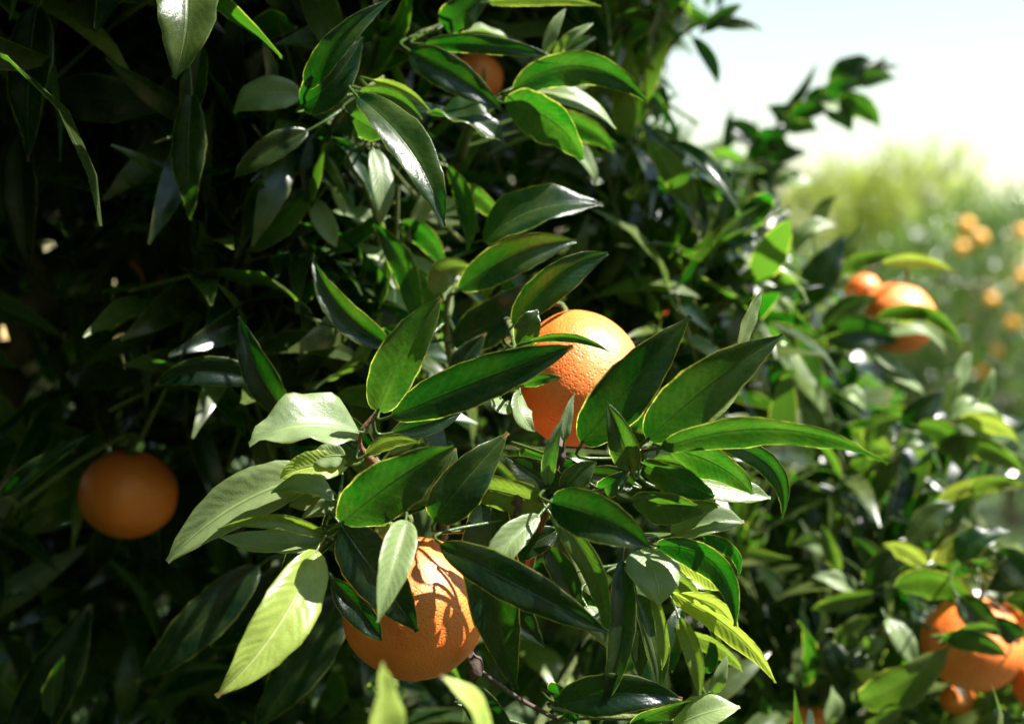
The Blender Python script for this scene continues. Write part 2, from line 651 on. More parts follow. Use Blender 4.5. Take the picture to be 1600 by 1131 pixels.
def put_shoot(p, D, size, rs, cloud, ok=None, yel=0.1):
    D = unit(D)
    if ok is not None:
        for s in (0.0, 1.2, 2.4):
            for w in ((0, 0, 0), (.8, 0, 0), (-.8, 0, 0), (0, -.8, 0)):
                if not ok(p + D * size * s + np.array(w) * size):
                    return False
    V, F, UV, T = SHOOT_T[rs.integers(len(SHOOT_T))]
    x = unit(np.cross(D, unit(rs.normal(0, 1, 3))))
    y = np.cross(D, x)
    T = T.copy()
    T[:, 0] *= rs.uniform(.8, 1.2)
    T[:, 1] = np.clip(yel + rs.normal(0, .1), 0, 1)
    cloud.V.append(p + size * (V[:, :1] * x + V[:, 1:2] * y + V[:, 2:] * D))
    cloud.F.append(F + cloud.n)
    cloud.UV.append(UV)
    cloud.T.append(T)
    cloud.n += len(V)
    cloud.count += 9
    return True


# ------------------------------------------------------------------ far trees
def far_tree(name, label, cat, x, y, h, rx, ry, base, mat, bark, nshoot, L, seed, trunk_r=0.06, group=None, shape='round', yel=0.1, nl=9):
    rs = np.random.default_rng(seed)
    root = thing(name, label, cat, (x, y, 0), group)
    top = h
    pts = [np.array([x, y, -0.05]), np.array([x + rs.normal(0, .05), y, h * .3]), np.array([x + rs.normal(0, .1), y, h * .62]), np.array([x, y, h * .92])]
    P = smooth_path(pts, 6)
    V, F = tube(P, np.linspace(trunk_r, trunk_r * .15, len(P)), 8)
    tr = add_mesh("trunk", V, F, bark, root, origin=(x, y, 0))
    cl = Cloud()
    tw = ([], [])
    cz = (base + top) / 2
    rz = (top - base) / 2
    lump = rs.normal(0, 1, (14, 3))
    lump /= np.linalg.norm(lump, axis=1)[:, None]
    for i in range(nshoot):
        v = unit(rs.normal(0, 1, 3))
        bump_ = 0.86 + 0.26 * np.max(lump @ v) ** 6
        r = bump_ * rs.uniform(0.55, 1.0) ** 0.6
        zz = v[2] * r
        if shape == 'spire':
            wz = (1 - (zz + 1) / 2) ** 0.8 * 1.15 + 0.08
        else:
            wz = 1
        p = np.array([x + v[0] * r * rx * wz, y + v[1] * r * ry * wz, cz + zz * rz])
        if p[2] < 0.12:
            continue
        put_shoot(p, v + np.array([0, 0, .5]) + rs.normal(0, .3, 3), (L[0] + L[1]) / 2, rs, cl, yel=yel)
    # limbs inside the crown
    for i in range(9):
        s = rs.uniform(.2, .8)
        p0 = P[int(s * (len(P) - 1))]
        v = unit(rs.normal(0, 1, 3) * [1, 1, .3] + [0, 0, .6])
        p1 = p0 + v * np.array([rx, ry, rz]) * .6
        V2, F2 = tube([p0, (p0 + p1) / 2 + [0, 0, -.04], p1], [trunk_r * .5, trunk_r * .35, trunk_r * .12], 6)
        add_mesh("limb", V2, F2, bark, root, origin=p0)
    cl.build("crown", mat, root)
    return root


far_tree("orange_tree", "round dark green orchard tree beyond the grass carrying yellow-orange fruit in sun", "tree",
         4.15, 11.8, 2.75, 1.6, 1.5, 0.25, MAT_FAR, MAT_BARK, 1500, (0.09, 0.13), 101, 0.07, "orchard trees across the grass")
far_tree("orange_tree", "orchard tree behind the leafy bough, lower and looser than its fruiting neighbour", "tree",
         3.35, 12.6, 2.25, 1.25, 1.2, 0.25, MAT_FAR, MAT_BARK, 1100, (0.09, 0.13), 102, 0.06, "orchard trees across the grass")
far_tree("orange_tree", "orchard tree seen only through gaps in the dark foliage", "tree",
         -0.6, 12.5, 2.9, 1.7, 1.4, 0.25, MAT_FAR, MAT_BARK, 900, (0.09, 0.13), 103, 0.07, "orchard trees across the grass")
far_tree("poplar_tree", "tallest pale yellow-green tree rising behind the orchard row", "tree",
         6.1, 21.0, 4.25, 1.15, 1.1, 0.4, MAT_PALE, MAT_BARK, 1260, (0.12, 0.18), 104, 0.09, "pale trees on the skyline", 'round', .3, 7)
far_tree("poplar_tree", "pale yellow-green tree beside the dry brown thicket", "tree",
         5.0, 22.0, 4.35, 0.95, 1.0, 0.4, MAT_PALE, MAT_BARK, 900, (0.12, 0.18), 105, 0.08, "pale trees on the skyline", 'round', .6, 7)
far_tree("poplar_tree", "slim pale yellow-green tree between two wider pale trees", "tree",
         6.2, 24.0, 4.2, 1.0, 1.0, 0.4, MAT_PALE, MAT_BARK, 780, (0.12, 0.18), 106, 0.08, "pale trees on the skyline", 'round', .6, 7)
far_tree("dry_tree", "dry brown thin-leaved tree against the pale sky", "tree",
         5.4, 27.0, 4.8, 2.0, 1.4, 0.3, MAT_DRY, MAT_BARK, 1260, (0.12, 0.18), 107, 0.10, None, 'round', .3, 6)

for i, (x, y) in enumerate([(-2.4, -2.15), (0.0, -2.3), (2.5, -2.2)]):  # unseen row added behind the camera to cut the sky light
    far_tree("orange_tree", ["orchard tree in the next row, across the path from the front tree's trunk",
                             "orchard tree added unseen behind the camera to cut sky light, facing the sunlit leaf clusters",
                             "orchard tree added unseen behind the camera to cut sky light, at the sunny end"][i], "tree",
             x, y, 3.5, 1.5, 1.3, 0.15, MAT_FILL, MAT_BARK, 900, (0.12, 0.17), 120 + i, 0.07, "orchard trees added behind the camera")

# ------------------------------------------------------------------ the near orange tree
TRUNK = np.array([-0.85, 2.05, 0.0])
tree = thing("orange_tree", "large glossy dark green orange tree in front with sunlit leaf clusters", "tree", TRUNK)
P = smooth_path([TRUNK + [0, 0, -.06], TRUNK + [0.02, -.02, .28], TRUNK + [.06, -.05, .62], TRUNK + [.03, 0, 1.1],
                 TRUNK + [.02, .02, 1.6], TRUNK + [-.04, 0, 2.0]], 6)
V, F = tube(P, np.interp(np.linspace(0, 1, len(P)), [0, .1, .3, 1], [.11, .078, .068, .012]), 14)
add_mesh("trunk", V, F, MAT_BARK, tree, origin=TRUNK)

# shoots: name -> stem polyline in (px, py, distance), material
STEMS = {
    'A': [(690, 800, .80), (600, 735, .715), (560, 690, .690), (592, 640, .685)],
    'B': [(680, 860, .80), (560, 800, .705), (516, 800, .688), (498, 858, .680)],
    'C': [(880, 830, .80), (950, 755, .705), (1008, 700, .675), (1030, 690, .672)],
    'D': [(800, 930, .80), (840, 830, .700), (862, 780, .682), (873, 706, .678)],
    'E': [(930, 960, .82), (985, 880, .735), (1030, 850, .712), (1050, 835, .705)],
    'F': [(800, 1220, .82), (860, 1130, .735), (985, 1120, .72), (1060, 1125, .72)],
    'G': [(720, 620, .90), (700, 540, .82), (700, 470, .80), (720, 440, .80)],
    'H': [(480, 330, 1.0), (520, 200, .84), (560, 150, .79), (600, 120, .79)],
    'I': [(700, 280, 1.0), (740, 190, .86), (790, 150, .83), (860, 90, .83)],
    'J': [(600, 160, 1.0), (640, 70, .86), (690, 40, .84), (770, -5, .84)],
    'K': [(150, 60, 1.0), (200, 20, .84), (290, -40, .77), (330, -80, .77)],
    'L': [(520, 700, .95), (480, 660, .82), (450, 645, .79), (400, 590, .80)],
    'M': [(420, 1000, 1.0), (430, 900, .90), (480, 880, .87), (540, 920, .84)],
    'N': [(760, 520, .92), (790, 500, .80), (805, 540, .765), (812, 610, .745)],
    'O': [(590, 480, .95), (590, 350, .86), (560, 230, .84), (700, 260, .86)],
    'P': [(1120, 460, 1.5), (1170, 330, 1.42), (1215, 195, 1.38), (1310, 135, 1.36), (1390, 108, 1.36)],
    'Q': [(1150, 600, 1.35), (1230, 500, 1.2), (1290, 440, 1.14), (1390, 412, 1.12)],
    'R': [(1250, 640, 1.35), (1310, 560, 1.2), (1370, 510, 1.13), (1400, 500, 1.12)],
    'S': [(1250, 800, 1.4), (1350, 740, 1.15), (1430, 690, 1.08), (1520, 650, 1.06)],
    'T': [(1200, 1000, 1.35), (1300, 930, 1.12), (1400, 900, 1.03), (1500, 870, 1.0)],
    'U': [(1250, 1150, 1.3), (1330, 1060, 1.05), (1390, 970, 1.0), (1480, 990, .97)],
    'V': [(980, 300, 1.35), (1010, 150, 1.2), (1060, 60, 1.15), (1140, 20, 1.15)],
    'W': [(1120, 1230, 1.2), (1090, 1090, .86), (1070, 980, .80), (1055, 930, .79)],
    'X': [(760, 1300, .60), (700, 1230, .52), (650, 1230, .49), (590, 1220, .48)],
    'Y': [(-60, 900, 1.1), (20, 800, .92), (0, 770, .88), (-30, 700, .9)],
    'a': [(-60, 1300, 1.05), (-10, 1220, .94), (18, 1174, .905), (15, 1140, .90)],
    'Z': [(1440, 830, 1.3), (1470, 790, 1.1), (1510, 770, 1.05), (1590, 765, 1.04)],
}
# main limbs of the tree from the trunk; every shoot springs from the nearest one
LIMBS = [
    [TRUNK + [.04, -.03, .55], np.array([-.45, 1.62, .95]), at(330, 1000, 1.35), at(480, 900, 1.08), at(680, 880, .86)],
    [TRUNK + [.05, -.04, .66], np.array([-.35, 1.6, 1.15]), at(560, 800, 1.3), at(850, 880, 1.05), at(930, 960, .86)],
    [TRUNK + [.05, -.03, .80], np.array([-.3, 1.7, 1.3]), at(720, 740, 1.3), at(1000, 720, 1.4), at(1180, 640, 1.42)],
    [TRUNK + [.03, -.02, .95], np.array([-.5, 1.6, 1.45]), at(450, 520, 1.3), at(620, 560, 1.08), at(735, 600, .94)],
    [TRUNK + [.04, -.02, 1.05], np.array([-.55, 1.6, 1.6]), at(300, 260, 1.35), at(460, 320, 1.12), at(600, 220, 1.02)],
    [TRUNK + [.04, -.01, 1.15], np.array([-.35, 1.75, 1.62]), at(720, 380, 1.55), at(980, 360, 1.5), at(1125, 430, 1.5)],
    [TRUNK + [.04, -.04, .50], np.array([-.25, 1.7, .80]), at(820, 1020, 1.5), at(1080, 980, 1.42), at(1230, 960, 1.36)],
    [TRUNK + [.02, -.04, .45], np.array([-.5, 1.5, .78]), at(500, 1240, 1.25), at(780, 1290, .95), at(960, 1290, 1.0)],
    [TRUNK + [-.02, -.05, .75], np.array([-.8, 1.5, 1.15]), at(-60, 800, 1.25), at(16, 620, 1.08), at(40, 470, 1.02), at(60, 330, 1.0)],
    [TRUNK + [-.02, -.05, 1.25], np.array([-.8, 1.6, 1.75]), at(-60, 60, 1.4), at(60, 20, 1.12), at(160, 55, 1.0)],
]
limb_pts = []
for pl in LIMBS:
    P = smooth_path(pl, 8)
    P = [p + (rng.normal(0, .006, 3) if 0 < i < len(P) - 1 else 0) for i, p in enumerate(P)]
    V, F = tube(P, np.linspace(.024, .0045, len(P)), 9)
    add_mesh("branch", V, F, MAT_BARK, tree, origin=P[0])
    limb_pts += P[6:]
limb_arr = np.array(limb_pts)

shoots = {}
stem_pts = {}
for k, pl in STEMS.items():
    pts = [at(*p) for p in pl]
    if k == 'X':
        first = limb_arr[np.argmin(np.linalg.norm(limb_arr - at(780, 1290, .95), axis=1))]
    else:
        first = limb_arr[np.argmin(np.linalg.norm(limb_arr - pts[0], axis=1))]
    if np.linalg.norm(first - pts[0]) > 0.004:
        pts = [first] + pts
    P = smooth_path(pts, 8)
    r0 = 0.0034 if k != 'X' else 0.003
    V, F = tube(P, np.linspace(r0, .0011, len(P)), 7)
    mat = MAT_RTWIG if k in 'AD' else (MAT_TWIG if k not in 'PQRS' else MAT_BARK)
    shoots[k] = add_mesh("shoot", V, F, mat, tree, origin=P[0])
    stem_pts[k] = np.array(P)

# ---- leaves placed one by one, a few added only to shade the oranges
# light codes: direction the visible face looks (right, up, towards the viewer)
NRM = {
    'W': (.32, .54, .77),      # mirrors the sun
    'F': (.50, .66, .56),      # lit
    'f': (.22, .22, .95),      # lit at a slant
    'D': (-.10, -.02, .99),    # grazed
    't': (-.20, -.28, .93),    # slightly lit from behind
    'T': (-.34, -.56, .76),    # lit from behind
    'E': (.10, .85, .52),      # seen edge on from below the top
    'U': (-.55, .10, .83),
}
# shoot, colour, light, base x, base y, tip x, tip y, bend, visible width, distance, tip distance change, fold, twist
LEAVES = """
A p F 556 678 390 696 22 92 .672 -.012 .30 0
A g t 590 643 689 466 8 84 .672 -.02 .55 0
A d D 622 656 896 541 8 78 .668 -.03 .20 0
A g t 632 690 720 646 6 34 .69 0 .3 0
A y T 572 712 657 692 14 26 .684 0 .3 0
A p f 540 712 478 722 4 42 .69 0 .2 0
B g T 541 814 709 697 10 100 .652 -.01 .22 0
B g T 626 792 712 700 -12 44 .69 0 .3 0
B g T 622 806 712 750 4 36 .698 0 .2 0
D g t 655 812 794 676 -6 84 .672 0 .45 0
D y T 862 797 715 760 10 62 .673 0 .3 0
B p W 500 720 262 878 14 84 .70 -.01 .32 0
B y t 513 833 340 826 18 32 .668 -.01 .5 0
B p F 505 846 340 838 -10 38 .678 0 .4 0
B Y F 494 860 338 1088 -18 96 .656 -.03 .16 0
B p F 520 774 424 771 12 32 .682 0 .4 0
A Y f 528 742 438 747 14 52 .69 0 .3 .3
B p f 520 760 452 790 -6 40 .70 0 .3 0
L d D 450 650 374 494 -10 58 .755 0 .3 0
G d D 595 548 489 403 -10 58 .775 0 .55 0
G g T 640 500 583 350 22 42 .825 0 .35 .4
G y T 684 462 742 422 26 46 .80 0 .3 .5
G g t 725 455 900 377 20 66 .785 0 .3 0
N g t 800 492 950 396 10 62 .745 0 .3 0
G d D 715 545 832 440 -6 74 .80 0 .2 0
N g T 818 534 840 484 2 46 .708 0 .5 0
N g t 830 524 952 550 10 16 .685 -.01 .3 0
N g t 815 602 878 590 4 20 .672 0 .2 0
N p F 812 612 836 674 -10 28 .70 0 .3 .8
N p F 775 622 803 636 -8 22 .70 0 .4 .5
C d f 888 686 1079 494 -8 92 .668 -.02 .16 0
C d D 1006 682 1224 524 6 92 .655 -.02 .22 0
C p W 1080 668 1156 600 -4 28 .675 0 .2 0
C p F 1165 540 1191 454 8 26 .70 0 .4 0
C g T 1034 703 1388 724 44 54 .640 -.02 .34 .2
C g T 1050 706 1176 772 16 58 .655 0 .25 0
C g t 1132 688 1222 810 34 40 .662 0 .4 .2
C p W 1070 768 1204 778 10 50 .675 0 .3 0
C g T 1000 742 1116 776 10 56 .66 0 .3 0
C g T 985 802 1102 802 14 62 .655 0 .25 0
C g t 975 748 947 627 12 54 .655 -.01 .45 0
C g t 930 775 984 735 0 40 .67 0 .3 0
D u D 850 762 880 652 4 26 .662 -.01 .3 0
D u f 882 690 898 614 4 20 .672 0 .3 0
D g T 795 694 895 720 -6 32 .69 0 .2 0
D g T 878 764 932 722 4 48 .672 0 .2 0
D d U 862 792 1018 858 12 82 .632 -.02 .2 0
D g t 858 812 946 1002 30 42 .652 0 .4 .6
D p t 838 812 800 947 34 56 .645 -.01 .4 .9
D d D 668 856 950 988 8 70 .640 -.012 .28 0
D d D 748 764 806 1076 -4 96 .678 0 .2 0
B d D 546 820 652 986 -4 92 .664 0 .2 0
B d D 528 925 596 1000 4 50 .675 0 .3 0
B p f 652 812 590 972 10 64 .634 -.02 .45 .2
B y T 598 808 622 876 6 26 .66 0 .3 0
E p F 1048 838 1163 816 8 58 .682 0 .42 0
E g T 1020 856 1149 978 50 48 .664 -.01 .35 0
E g T 1108 842 1153 902 18 24 .68 0 .3 0
E p W 992 864 1030 945 14 88 .672 -.01 .12 0
E g W 985 944 1032 1078 12 48 .682 0 .4 .4
E y T 1018 944 1034 1046 12 22 .67 0 .4 0
E d D 958 880 938 1112 22 48 .664 0 .4 0
E Y T 1050 946 1212 1066 26 38 .69 0 .3 0
E Y T 1064 952 1149 1006 34 42 .695 0 .35 0
E Y T 1064 892 1140 926 8 32 .70 0 .3 0
E p f 1060 905 1115 918 4 30 .72 0 .2 0
J d D 636 86 786 174 8 62 .80 0 .3 0
U g t 1470 998 1572 1024 10 40 .93 0 .3 0
T d D 1498 940 1562 992 2 50 .935 0 .3 0
T d D 1600 1010 1550 960 2 40 .94 0 .3 0
N d D 700 600 760 520 2 46 .78 0 .3 0
D d D 760 900 850 1010 0 60 .74 0 .3 0
C d D 905 760 850 700 4 40 .70 0 .3 0
E d D 870 930 960 1010 10 50 .72 0 .3 0
A d D 575 700 500 640 6 46 .73 0 .3 0
A g t 610 690 700 640 4 44 .72 0 .3 0
B d D 520 830 440 900 6 44 .72 0 .3 0
B p f 530 790 470 812 6 30 .69 0 .4 .4
C g t 1020 720 1098 745 8 40 .668 0 .35 0
C d D 990 760 900 740 6 46 .69 0 .3 0
C p F 1100 700 1190 702 10 30 .68 0 .3 0
C y T 1060 780 1130 800 8 36 .685 0 .3 0
D d D 870 830 790 880 4 46 .70 0 .3 0
D d D 860 860 900 960 8 46 .70 0 .3 0
E g t 1000 880 1075 870 10 40 .70 0 .3 0
E p W 900 960 985 1030 10 44 .70 0 .3 .4
E d D 985 950 1000 1060 6 40 .705 0 .3 0
E y T 1040 900 1100 960 10 34 .72 0 .3 0
E p F 1060 940 1110 985 8 34 .735 0 .3 0
W y T 1075 1000 1160 1050 14 32 .76 0 .3 0
W g T 1070 960 1050 1050 8 34 .77 0 .3 0
F d D 940 1130 1000 1060 6 44 .73 0 .3 0
G p W 640 470 560 380 8 36 .86 0 .3 0
G g T 690 500 640 420 8 40 .85 0 .3 0
G p F 700 480 630 400 8 34 .88 0 .3 0
O p W 600 370 520 330 8 34 .87 0 .3 0
O g T 640 340 690 420 8 36 .88 0 .3 0
O p F 690 290 640 380 8 30 .88 0 .3 0
I g T 830 120 930 60 8 40 .88 0 .3 0
I p W 880 150 960 110 8 34 .90 0 .3 0
I g T 860 180 960 240 12 40 .90 0 .3 0
I p W 870 210 930 290 8 32 .92 0 .3 0
J d D 600 40 680 100 8 50 .86 0 .3 0
H d D 430 60 400 150 8 46 .85 0 .3 0
D d D 885 775 788 712 0 62 .674 0 .2 0
U h T 1300 1010 1370 960 6 40 1.0 0 .3 0
U Y T 1330 1060 1400 1080 8 36 .98 0 .3 0
T Y T 1440 880 1380 850 8 34 1.0 0 .3 0
S Y T 1500 660 1590 690 14 34 1.04 0 .3 0
S h T 1380 720 1330 670 8 40 1.08 0 .3 0
S p W 1400 700 1460 690 8 28 1.05 0 .3 0
T p W 1330 930 1270 900 8 30 1.03 0 .3 0
U p W 1350 1020 1385 1000 4 30 .98 0 .3 0
R Y T 1400 505 1470 490 10 26 1.1 0 .3 0
T d D 1622 876 1540 922 0 64 .975 0 .2 0
T d t 1650 950 1568 936 4 50 .955 0 .2 0
T d D 1570 860 1610 930 4 54 .97 0 .2 0
F d D 868 1092 1066 1092 10 74 .665 0 .25 0
F g T 985 1136 1088 1094 6 40 .69 0 .2 0
F p F 1056 1142 1156 1104 10 48 .685 0 .3 0
W p f 1118 1096 1136 1022 4 28 .73 0 .3 0
W g T 1106 1062 1110 986 6 24 .76 0 .3 0
W y t 1062 970 1092 1092 10 32 .74 0 .3 .3
F g T 850 1066 900 1130 10 60 .72 0 .2 0
F d D 700 1090 800 1131 10 60 .74 0 .2 0
X c F 592 1215 597 1034 0 60 .49 -.01 .2 0
X c F 780 1175 688 1056 10 36 .505 -.01 .35 0
H g f 556 152 694 354 24 70 .725 -.02 .5 .3
H g t 560 146 660 187 16 28 .75 0 .3 0
H y t 586 122 674 177 8 18 .76 0 .4 0
I g F 663 184 791 228 14 58 .80 0 .4 0
I g T 800 142 1010 158 48 54 .805 0 .3 0
I p W 797 152 962 202 26 48 .81 0 .35 0
I g T 786 168 910 250 26 68 .80 0 .25 0
J g t 660 74 878 96 14 32 .80 0 .3 0
J p F 700 58 800 66 12 24 .84 0 .3 0
I p F 852 82 884 14 4 22 .82 0 .3 0
I p f 868 84 927 37 4 22 .81 0 .3 0
J g T 690 46 765 -6 4 54 .82 0 .2 0
J y T 765 4 939 10 10 22 .81 0 .2 0
H g t 467 138 612 -2 8 48 .74 0 .4 0
H g T 455 168 566 58 -16 66 .75 0 .3 0
H g T 545 198 606 214 8 42 .78 0 .2 0
O p W 586 235 592 352 8 38 .80 0 .25 0
O g F 760 388 942 321 30 74 .795 0 .35 0
O g T 704 262 730 392 14 30 .83 0 .3 0
O g T 725 300 778 346 10 32 .84 0 .2 0
H p W 508 262 539 337 4 24 .84 0 .2 0
H d D 476 214 485 332 6 38 .84 0 .3 0
H p f 486 328 526 386 4 38 .84 0 .3 0
K g f 285 -60 272 123 14 98 .685 -.01 .25 0
K d D 38 10 45 253 4 78 .78 0 .2 0
K d D 326 90 293 214 8 44 .80 0 .3 0
K d D 304 165 298 344 -6 60 .79 0 .2 0
K g t 75 160 268 166 8 78 .84 0 .2 0
H p f 452 142 366 178 10 62 .80 0 .3 0
H d D 466 214 366 278 6 48 .79 0 .3 0
K d D 18 225 45 415 4 68 .86 0 .2 0
L d D 396 586 242 602 14 52 .78 0 .4 0
Y g F 0 776 140 680 4 32 .83 0 .3 0
M d D 388 884 214 1066 -8 74 .84 0 .2 0
a d D 20 1170 142 944 -6 92 .90 0 .2 0
M d D 530 930 395 1140 -8 92 .83 0 .2 0
M d D 470 880 330 1010 -8 84 .88 0 .2 0
V g T 978 66 1036 98 8 36 1.05 0 .2 0
V d D 1085 66 1121 132 8 24 1.15 0 .3 0
V d D 1120 40 1192 48 6 22 1.15 0 .3 0
V g T 1100 50 1160 8 6 26 1.15 0 .3 0
V p W 1000 100 1030 140 6 28 1.1 0 .3 0
P d D 1312 140 1408 104 10 28 1.36 0 .3 0
P d D 1300 130 1372 97 8 36 1.35 0 .3 0
P g T 1320 158 1374 202 12 26 1.36 0 .3 0
P g t 1288 160 1330 208 8 30 1.36 0 .3 0
P d D 1214 184 1277 96 -8 15 1.37 0 .3 0
P g t 1222 190 1278 206 6 28 1.37 0 .3 0
P g t 1330 128 1402 124 6 26 1.35 0 .3 0
P d D 1258 168 1322 148 8 28 1.36 0 .3 0
P d D 1236 196 1196 166 6 26 1.38 0 .3 0
P g t 1180 216 1236 238 8 30 1.37 0 .3 0
P d D 1340 120 1385 88 -6 22 1.36 0 .3 0
P g T 1150 280 1215 290 8 32 1.37 0 .3 0
P d D 1145 330 1100 270 8 32 1.40 0 .3 0
P d D 1125 236 1144 166 -4 14 1.40 0 .3 0
P p F 1200 290 1272 286 6 26 1.36 0 .3 0
P g t 1170 260 1240 200 10 34 1.38 0 .3 0
P d D 1160 300 1235 260 10 40 1.37 0 .3 0
P d D 1180 230 1130 190 8 30 1.40 0 .3 0
P g T 1290 150 1340 130 8 26 1.34 0 .3 0
P g t 1240 180 1300 170 6 26 1.35 0 .3 0
P p W 1290 165 1312 172 2 18 1.33 0 .3 0
P d D 1200 250 1262 240 6 26 1.36 0 .3 0
P g t 1150 330 1225 320 8 34 1.38 0 .3 0
Q h T 1268 352 1308 308 4 28 1.14 0 .3 0
Q h T 1292 420 1352 348 -4 40 1.12 0 .45 0
Q h T 1192 445 1230 358 4 48 1.16 0 .3 0
Q p W 1232 384 1308 354 14 30 1.13 0 .3 0
Q d D 1248 474 1318 366 -4 62 1.11 0 .2 0
Q h T 1298 428 1400 398 10 30 1.11 0 .3 0
Q o t 1378 412 1494 426 12 24 1.12 0 .3 0
Q p f 1288 452 1334 418 4 40 1.13 0 .3 0
R h T 1364 496 1505 540 34 28 1.10 0 .3 .2
R p W 1380 520 1478 552 26 42 1.12 0 .3 0
R g t 1278 532 1402 536 16 64 1.12 0 .3 0
R h T 1278 512 1368 464 6 54 1.12 0 .3 0
R h T 1220 560 1300 520 8 46 1.15 0 .3 0
R p W 1360 562 1420 590 8 26 1.12 0 .3 0
R p W 1385 590 1445 618 8 26 1.12 0 .3 0
S h T 1345 692 1412 654 12 40 1.06 0 .3 0
S h T 1428 662 1502 736 24 42 1.05 0 .3 0
S h T 1470 690 1602 742 20 38 1.05 0 .3 0
S p F 1478 648 1568 656 14 34 1.05 0 .3 0
S p W 1540 622 1553 576 2 24 1.05 0 .3 0
S p W 1498 594 1520 552 4 26 1.08 0 .3 0
S d D 1400 660 1475 610 -6 50 1.06 0 .3 0
S p W 1310 610 1352 640 6 28 1.08 0 .3 0
S h T 1480 640 1500 590 4 30 1.07 0 .3 0
Z h T 1508 765 1598 754 8 32 1.03 0 .3 0
Z Y T 1458 788 1598 758 18 30 1.04 0 .3 0
T h T 1394 922 1533 976 40 54 .985 0 .28 0
T Y T 1458 878 1522 834 4 44 1.0 0 .3 0
T d D 1344 912 1446 840 4 48 1.02 0 .3 0
T g f 1418 838 1492 788 4 48 1.02 0 .3 0
T g F 1488 872 1577 830 6 44 .99 0 .3 0
T p f 1543 902 1604 864 4 36 .99 0 .3 0
T h T 1358 936 1268 952 8 38 1.0 0 .3 0
T p f 1300 860 1240 850 8 36 1.05 0 .3 0
U h T 1342 1106 1484 1008 -8 80 .955 -.02 .3 0
U p W 1376 966 1432 1044 8 42 .975 0 .2 0
U d D 1278 998 1328 1092 8 42 1.0 0 .2 0
U p F 1290 1140 1300 1072 6 38 .96 0 .3 0
U h T 1484 1002 1562 984 12 32 .93 0 .3 0
U g t 1340 1000 1260 1050 8 44 1.02 0 .3 0
U h T 1420 1120 1350 1131 8 34 .98 0 .3 0
T g t 1380 900 1330 840 8 34 1.03 0 .3 0
T h T 1300 890 1285 820 6 26 1.04 0 .3 0
"""
TINT = {'d': (.60, .02), 'h': (1.0, .20), 'g': (1.0, .05), 'y': (1.0, .42), 'Y': (1.05, .85), 'p': (1.0, .25), 'u': (1.0, .05), 'o': (1.2, .95), 'c': (1.25, 1.0)}
leaf_count = 0
LIT = []
LIT2 = []
for line in LEAVES.strip().splitlines():
    q = line.split()
    sh, c, li = q[:3]
    bx, by, tx, ty, bend, w, d, dd, fold, tw = map(float, q[3:])
    B, T = at(bx, by, d), at(tx, ty, d + dd)
    if sh == 'P':
        w *= 1.3
    fold = fold + rng.uniform(.06, .36)
    L = math.hypot(tx - bx, ty - by)
    ex, ey = (tx - bx) / L, (ty - by) / L
    pxn, pyn = -ey, ex                      # perpendicular in the picture, prefer upward / right
    if pyn > 0.15 or (abs(pyn) <= 0.15 and pxn < 0):
        pxn, pyn = -pxn, -pyn
    nx, ny, nz = NRM[li]
    nx, ny, nz = np.array([nx, ny, nz]) + rng.normal(0, .06, 3)
    n = unit([nx, -nz, ny])
    mx, my = (bx + tx) / 2 + pxn * bend, (by + ty) / 2 + pyn * bend
    M = at(mx, my, d + dd * .5 - 0.06 * L * KPX * d)
    tan = unit(T - B)
    no = unit(n - (n @ tan) * tan)
    side = np.cross(tan, no)
    vis = math.sqrt(max(0.0, 1 - side[1] ** 2))
    hw = 0.5 * w * KPX * d / max(vis, 0.5) * .96 / math.cos(fold * .8)
    face = no if c not in ('p', 'u') or li == 'W' else no
    sp = stem_pts[sh]
    S = sp[np.argmin(np.linalg.norm(sp[4:] - B, axis=1)) + 4]
    gap = np.linalg.norm(S - B)
    if gap > .010:
        B = B + (S - B) * min(.007, gap - .007) / gap
    V, F, UV = leaf_geo(B, M, T, no, hw, fold, rng.uniform(.02, .26), rng.uniform(.03, .11), tw + rng.normal(0, .28), 18, True,
                        rng.uniform(.55, .66), rng.uniform(.86, 1.08) + (.2 if sh == 'P' else 0))
    if c in ('p', 'u'):
        F = F[:, ::-1]                      # its underside is the face in view
    gap = np.linalg.norm(S - B)
    t0 = unit(M - B)
    mid = B - t0 * min(gap * .5, .008) + (S - B) * .15
    pv, pf = tube(smooth_path([S, mid, B + t0 * .002], 4), np.linspace(.0010, .0007, 9), 5, False)
    pv = np.array(pv)
    F = np.concatenate([F, np.array(pf) + len(V)])
    UV = np.concatenate([UV, np.tile([[.5, -.5]], (len(pv), 1))])
    V = np.concatenate([V, pv])
    tv, ty_ = TINT[c]
    ti = np.tile([tv * rng.uniform(.85, 1.15), np.clip(ty_ + rng.normal(0, .04), 0, 1), rng.random()], (len(V), 1))
    add_mesh("leaf", V, F, MAT_LEAF, shoots[sh], uv=UV, tint=ti, origin=B)
    leaf_count += 1
    if li in 'WFfT' and sh not in 'LMaKHY':
        if sh in 'QRSTUZVIGO':
            LIT2 += [B * (1 - f) + T * f for f in (.25, .55, .85)]
        LIT += [B * (1 - f) + T * f for f in (.3, .65, .95)] if sh in 'O' else [B * (1 - f) + T * f for f in (.1, .3, .5, .7, .9)]

